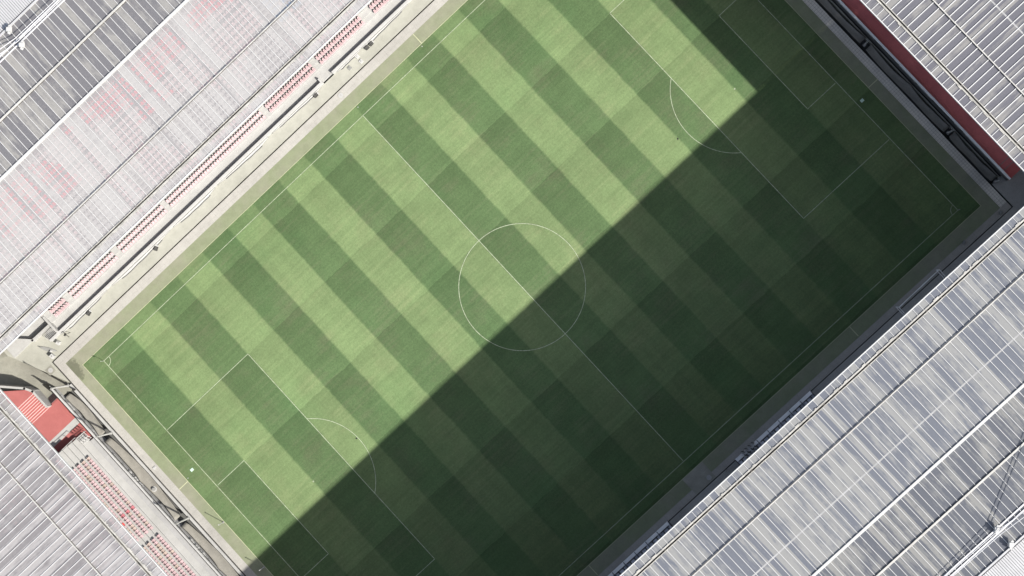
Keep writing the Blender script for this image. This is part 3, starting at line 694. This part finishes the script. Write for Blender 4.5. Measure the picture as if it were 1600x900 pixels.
# ------------------------------------------------------------------ small things
def corner_flag(x, y, label):
    r = thing('corner_flag', (x, y, 0), label, 'corner flag', 'corner flags')
    s = MB(); s.tube([(x, y, 0), (x, y, 1.55)], 0.03, 8); s.obj('pole', M['white'], r)
    s = MB(); dx, dy = -0.22, 0.30
    n = 5; vs = []
    for i in range(n + 1):
        t = i / n; wv = 0.05 * math.sin(t * 5)
        vs += [(x + dx * t + wv, y + dy * t, 1.12 + 0.05 * t), (x + dx * t + wv, y + dy * t, 1.52)]
    s.add(vs, [(2 * i, 2 * i + 2, 2 * i + 3, 2 * i + 1) for i in range(n)]); s.obj('flag', M['white'], r)
corner_flag(-52.5, 34, 'corner flag casting a shadow at the sunlit left corner of the pitch')
corner_flag(52.5, -34, 'corner flag in the shade at the right corner of the pitch')
def slim_pole(x, y, h, label):
    r = thing('marker_pole', (x, y, 0), label, 'pole', 'slim poles left of the pitch')
    s = MB(); s.tube([(x, y, -0.02), (x, y, h)], 0.05, 8); s.obj('shaft', M['white'], r)
    s = MB(); s.disc((x, y), 0.16, -0.012, 0.06, 12); s.obj('foot', M['grey'], r)
    s = MB(); s.sphere((x, y, h), 0.09, 8); s.obj('cap', M['white'], r)
slim_pole(-55.39, 4.62, 2.7, 'slim white pole with a long shadow on the sunlit artificial turf')
slim_pole(-55.4, -4.2, 2.7, 'slim white pole just inside the roof shadow, bottom left')
def board(x, y, lab):
    s = MB(); s.rbox((x, y, 0.03), (0.5, 0.42, 0.05)); s.rbox((x, y, 0.062), (0.3, 0.06, 0.012)); tag(s.obj('cover_plate', M['board']), lab, 'cover plate', 'white plates in the grass behind the goals')
board(-53.63, 13.38, 'small white plate on the sunlit grass behind the left goal line')
board(53.36, -13.53, 'small white plate on the shaded grass behind the right goal line')
def sprinkler(x, y, lab, mt='black'):
    s = MB(); k = 1.0 if mt == 'black' else 0.6; s.disc((x, y), 0.13 * k, 0.0, 0.05, 12, 0, 0.11 * k); s.disc((x, y), 0.05, 0.05, 0.08, 8); tag(s.obj('sprinkler_head', M[mt]), lab, 'sprinkler', 'sprinkler heads in the grass')
sprinkler(-32.57, 0.31, 'black sprinkler head inside the left penalty arc')
sprinkler(30.77, 0.32, 'black sprinkler head beside the sunlit part of the right penalty arc')
sprinkler(52.49, -3.68, 'pale sprinkler head on the right goal line in the shade', 'white')
sprinkler(-54.9, 12.9, 'pale sprinkler head by the cross mark behind the left goal line', 'white')
sprinkler(13.1, 35.4, 'pale sprinkler head near the cross mark on the upper left touchline', 'white')
sprinkler(0.3, 35.4, 'pale sprinkler head beyond the touchline at the halfway line', 'white')
def manhole(x, y, lab, r=0.42, square=False):
    rt = thing('manhole_cover', (x, y, 0), lab, 'manhole cover', 'round covers in the paving')
    s = MB()
    if square: s.rbox((x, y, 0.012), (1.25, 1.15, 0.02))
    else: s.disc((x, y), r * 1.15, 0.0, 0.012, 24)
    s.obj('frame', M['ramp'], rt)
    s = MB(); s.disc((x, y), r, 0.013, 0.04, 24); s.rbox((x, y, 0.045), (r, 0.06, 0.012), 0.4); s.rbox((x, y, 0.045), (0.06, r, 0.012), 0.4); s.obj('lid', M['whitec'], rt)
manhole(-0.36, 38.38, 'round white cover in the paving below the gap in the parapet')
manhole(1.1, -38.1, 'round pale cover at the shaded entrance slab on the halfway line', 0.38)
manhole(-59.35, 38.45, 'round cover in a square frame on the plaza at the left corner', 0.36, True)
def case(x, y, rz, lab, n=1, white=True):
    r = thing('equipment_case', (x, y, 0), lab, 'equipment case', 'dark equipment cases on the cream path')
    s = MB(); s.rbox((x, y, 0.22), (0.62, 0.46, 0.40), rz); s.obj('body', M['black'], r)
    s = MB(); c, q = math.cos(rz), math.sin(rz)
    for k in (-0.18, 0.0, 0.18): s.rbox((x + k * c, y + k * q, 0.435), (0.035, 0.44, 0.02), rz)
    s.obj('lid_ribs', M['grey'], r)
    if white: s = MB(); s.rbox((x + 0.42 * c, y + 0.42 * q, 0.16), (0.16, 0.34, 0.3), rz); s.tube([(x + 0.55 * c - 0.2 * q, y + 0.55 * q + 0.2 * c, 0.3), (x + 0.55 * c + 0.2 * q, y + 0.55 * q - 0.2 * c, 0.3)], 0.03, 6); s.obj('handle', M['white'], r)
case(7.15, 40.75, 0.0, 'left one of the two dark cases standing end to end near the top edge', white=False)
case(7.95, 40.75, 0.1, 'right one of the two dark cases standing end to end near the top edge')
case(-3.03, 40.85, 0.05, 'dark case with a white handle standing alone left of the parapet gap')
case(-35.51, 40.72, 0.55, 'dark tilted case on the path below the short seat block')
case(-49.35, 40.62, 0.30, 'dark case on the path nearest the stairwell end')
def umbrella_base(x, y, lab, mt='white'):
    r = thing('base_block', (x, y, 0), lab, 'base block', 'small square base blocks on the cream path')
    s = MB(); s.rbox((x, y, 0.06), (0.56, 0.56, 0.12), 0.1, taper=0.92); s.obj('slab', M[mt], r)
    s = MB(); s.disc((x, y), 0.07, 0.12, 0.2, 10); s.obj('socket', M['grey'], r)
umbrella_base(5.17, 39.95, 'white base block nearest the pitch, beside the drain')
umbrella_base(5.25, 40.85, 'white base block close to the parapet gap')
umbrella_base(3.3, 40.4, 'grey base block on the path near the parapet gap', 'grey')
# LED strip / rolled tarpaulins along the foot of the parapet
def tarp(xa, xb, lab, seed):
    random.seed(seed); n = 40; vs = []
    for i in range(n + 1):
        t = i / n; x = xa + (xb - xa) * t; wd = 0.22 + 0.10 * math.sin(t * 3.1 + seed) + 0.02 * math.sin(t * 25 + seed)
        wd *= min(1, 4 * t + 0.2, 4 * (1 - t) + 0.2)
        for (k, z) in ((0, 0.30), (0.35, 0.33), (0.8, 0.24), (1.0, 0.02)): vs.append((x, 41.27 - wd * k, z + 0.02 * math.sin(i * 1.7 + k * 5)))
    fs = [(i * 4 + j, i * 4 + j + 1, i * 4 + j + 5, i * 4 + j + 4) for i in range(n) for j in range(3)]
    s = MB(); s.add(vs, fs); o = s.obj('tarpaulin', M['whitec'], None, smooth=True)
    m = o.modifiers.new('t', 'SOLIDIFY'); m.thickness = 0.03
    tag(o, lab, 'tarpaulin', 'white tarpaulins folded along the parapet')
    s = MB(); s.tube([(v[0], v[1] - 0.05, 0.05) for v in vs[3::4]][6:-6], 0.055, 5); tag(s.obj('cable', M['seam']), lab.replace('folded white tarpaulin', 'black cable along the folded white tarpaulin'), 'cable', 'black cables along the parapet')
for k, (xa, xb, lab) in enumerate(((6.5, 15.8, 'folded white tarpaulin along the parapet by the top edge'), (1.6, 6.2, 'short folded white tarpaulin right of the parapet gap'), (-11.5, -1.6, 'folded white tarpaulin left of the parapet gap'),
        (-22.5, -12.2, 'folded white tarpaulin right of the middle of the longest seat block'), (-31.5, -23.0, 'folded white tarpaulin at the left end of the longest seat block'), (-44.0, -32.2, 'folded white tarpaulin along the parapet below the two short seat blocks'), (-54.5, -45.0, 'folded white tarpaulin at the stairwell end of the parapet'))): tarp(xa, xb, lab, k + 2)
# corner odds and ends
s = MB(); n = 12; vs = []
for i in range(n + 1):
    t = i / n; x = -58.3 + 1.65 * t; y = 42.3 - 2.5 * t; wd = 0.36 * math.sin(math.pi * min(1, max(0.02, t))) ** 0.8 + 0.02
    vs += [(x - wd * 0.8, y - wd * 0.5, 0.02), (x, y, 0.22 + 0.04 * math.sin(i)), (x + wd * 0.5, y + wd * 0.33, 0.02)]
s.add(vs, [(i * 3 + j, i * 3 + j + 3, i * 3 + j + 4, i * 3 + j + 1) for i in range(n) for j in range(2)]); tag(s.obj('folded_banner', M['grey'], smooth=True), 'dark grey folded banner lying on the plaza at the left corner', 'banner')
r = thing('camera_tripod', (-53.76, 40.49, 0), 'dark tripod standing on the cream path by the stairwell', 'tripod')
for k in range(3):
    a = 2.1 * k; s = MB(); s.tube([(-53.76, 40.49, 1.3), (-53.76 + 0.4 * math.cos(a), 40.49 + 0.4 * math.sin(a), 0)], 0.035, 6); s.obj('leg', M['black'], r)
s = MB(); s.rbox((-53.76, 40.49, 1.42), (0.4, 0.24, 0.24), 0.4); s.obj('head', M['black'], r)
r = thing('switch_box', (-55.63, 40.55, 0), 'white box with a dark lid at the end of the cream path', 'box')
s = MB(); s.rbox((-55.63, 40.55, 0.3), (0.55, 0.55, 0.6), 0.3); s.obj('body', M['white'], r)
s = MB(); s.rbox((-55.5, 40.65, 0.63), (0.2, 0.4, 0.05), 0.3); s.obj('lid', M['grey'], r)
r = thing('cabinet', (-57.55, 39.75, 0), 'small white cabinet on the plaza beside the folded dark banner', 'cabinet')
s = MB(); s.rbox((-57.62, 39.7, 0.35), (0.55, 0.6, 0.7), 0.1); s.obj('body', M['white'], r)
s = MB(); s.rbox((-57.3, 40.4, 0.2), (0.3, 0.25, 0.4), 0.5); s.obj('side_box', M['white'], r)
s = MB(); s.rbox((-57.62, 39.7, 0.72), (0.18, 0.18, 0.06), 0.1); s.obj('vent', M['grey'], r)
r = thing('bollard', (-58.6, 33.9, 0), 'small black bollard on the kerb at the left corner', 'bollard')
s = MB(); s.disc((-58.6, 33.9), 0.17, 0, 0.7, 12, 0, 0.15); s.obj('post', M['black'], r)
s = MB(); s.sphere((-58.6, 33.9, 0.7), 0.15, 10); s.obj('cap', M['black'], r)
r = thing('gate', (-61.0, 36.2, 0), 'dark metal gate at the end of the white wall near the red stairs', 'gate')
s = MB(); s.rbox((-61.1, 36.7, 0.5), (0.14, 1.5, 1.9), 0.15); s.obj('leaf', M['black'], r)
s = MB(); s.tube([(-60.75, 36.0, -0.4), (-60.75, 36.0, 1.7)], 0.09, 8); s.tube([(-61.3, 37.4, -0.4), (-61.3, 37.4, 1.6)], 0.07, 8); s.obj('gate_post', M['grey'], r)
r = thing('drum', (-60.0, 15.2, 0), 'round pale cable drum lying on the grey net left of the pitch', 'drum')
s = MB(); s.disc((-59.7, 15.1), 0.42, 0.05, 0.12, 16); s.obj('flange', M['whitec'], r)
s = MB(); s.disc((-59.7, 15.1), 0.25, 0.12, 0.4, 16); s.obj('core', M['grey'], r)
s = MB(); s.rbox((-57.55, 17.35, 0.05), (0.5, 0.34, 0.1), 0.0); s.rbox((-57.5, 17.35, 0.12), (0.1, 0.1, 0.05)); tag(s.obj('floor_box', M['white']), 'white floor box in the paving strip left of the pitch', 'floor box')
r = thing('floor_frame', (60.2, -4, 0), 'small pale square frame on the dark net near the top edge, right', 'frame')
s = MB(); s.rbox((59.3, 1.1, 0.2), (0.55, 0.12, 0.1)); s.rbox((59.3, 1.55, 0.2), (0.55, 0.12, 0.1)); s.obj('frame_bar', M['grey'], r)
s = MB(); s.rbox((59.08, 1.32, 0.2), (0.1, 0.33, 0.1)); s.rbox((59.52, 1.32, 0.2), (0.1, 0.33, 0.1)); s.obj('side_bar', M['grey'], r)
r.location = (59.3, 1.3, 0)
for o in r.children: o.location = -r.location
s = MB(); s.rbox((49.6, -39.6, 0.15), (0.4, 0.4, 0.3)); 
s2 = MB()
for (x, y, lab) in ((50.0, -37.9, 'small pale crate on the shaded turf edge near the right corner'), (56.6, -38.3, 'small pale crate on the asphalt by the right corner of the drain')):
    q = MB(); q.rbox((x, y, 0.12), (0.5, 0.36, 0.24), 0.5); q.rbox((x, y, 0.25), (0.36, 0.24, 0.03), 0.5); tag(q.obj('crate', M['grey']), lab, 'crate', 'crates near the right corner')
# portable goal standing against the south stand
r = thing('portable_goal', (40.7, -38.3, 0), 'white portable goal frame standing beside the roof edge on the shaded side', 'goal')
s = MB(); s.tube([(36.9, -38.2, 2.44), (44.55, -38.1, 2.44)], 0.075, 10); s.obj('crossbar', M['bright'], r)
for x in (36.9, 44.55):
    s = MB(); s.tube([(x, -38.15, 0), (x, -38.15, 2.44)], 0.07, 10); s.obj('post', M['bright'], r)
    s = MB(); s.tube([(x, -38.2, 2.40), (x, -39.3, 2.3), (x, -40.0, 0.05)], 0.05, 8); s.tube([(x, -38.2, 0.06), (x, -40.0, 0.06)], 0.05, 8); s.obj('side_frame', M['bright'], r)
s = MB(); s.tube([(36.9, -40.0, 0.06), (44.55, -40.0, 0.06)], 0.05, 8); s.obj('ground_bar', M['bright'], r)
# team benches
def dugout(x0, x1, lab, pile=False):
    r = thing('team_bench', ((x0 + x1) / 2, -39.2, 0), lab, 'team bench', 'covered team benches on the shaded side')
    n = int(round((x1 - x0) / 2.15)); wd = (x1 - x0) / n
    s = MB(); s.box(x0, x1, -38.95, -38.45, 1.96, 2.10); s.obj('front_canopy', M['bright'], r)
    for i in range(n):
        xa, xb = x0 + i * wd + 0.05, x0 + (i + 1) * wd - 0.05
        s = MB(); s.box(xa, xb, -41.0, -38.97, 1.93, 1.96); s.obj('roof_pane', M['glassy'], r)
        s = MB()
        for k in (0.28, 0.66): s.box(xa + wd * k, xa + wd * k + 0.16, -40.5, -39.05, 1.97, 2.03)
        s.box(xa + 0.25, xb - 0.25, -39.12, -39.0, 1.97, 2.02); s.obj('roof_rail', M['gutter'], r)
        s = MB()
        for k in range(4): s.rbox((xa + 0.25 + k * 0.5, -40.2, 0.45), (0.42, 0.45, 0.12)); s.rbox((xa + 0.25 + k * 0.5, -40.45, 0.8), (0.42, 0.1, 0.6))
        s.obj('bench_seats', M['seat_dark'], r)
    for i in range(n + 1): s = MB(); s.box(x0 + i * wd - 0.045, x0 + i * wd + 0.045, -41.0, -38.5, 1.2, 2.14); s.obj('divider', M['black'], r)
    s = MB(); s.box(x0, x1, -41.2, -41.05, 0, 2.0); s.obj('back_wall', M['grey'], r)
    for x in (x0 + 0.1, x1 - 0.1): s = MB(); s.box(x - 0.05, x + 0.05, -41.0, -38.55, 0, 1.19); s.obj('end_panel', M['glassy'], r)
dugout(5.6, 19.95, 'covered team bench right of the halfway line, chairs piled on its left end')
dugout(-24.5, -7.35, 'covered team bench running to the bottom edge of the picture')
random.seed(3)
for k in range(8):
    x = 7.0 + (k % 4) * 0.62; y = -38.5 - 0.62 * (k // 4)
    r = thing('folded_chair', (x, y, 2.1), '%s folded chair from the left piled on the team bench, %s' % (ordinal(k % 4 + 1), 'outer row' if k < 4 else 'inner row'), 'folded chair', 'chairs piled on the team bench')
    a = 0.7 + random.uniform(-0.15, 0.15)
    s = MB(); s.rbox((x, y, 2.32), (0.2, 0.42, 0.34), a); s.obj('back', M['white'], r)
    s = MB(); s.rbox((x + 0.18, y + 0.12, 2.26), (0.1, 0.5, 0.3), a); s.obj('frame', M['black'], r)
# steps / tunnel hatch between the benches
for x, lab in ((3.3, 'right one of two pale railings between the team benches'), (-5.3, 'left one of two pale railings between the team benches')):
    r = thing('railing', (x, -39.0, 0), lab, 'railing', 'pale railings between the team benches')
    for dx in (0, 0.35): s = MB(); s.tube([(x + dx, -38.95, 0), (x + dx, -38.95, 1.0), (x + dx, -39.7, 1.0), (x + dx, -39.7, 0)], 0.05, 6); s.obj('hoop', M['whitec'], r)
    s = MB(); s.tube([(x, -39.3, 1.0), (x + 0.35, -39.3, 1.0)], 0.04, 6); s.obj('bar', M['whitec'], r)
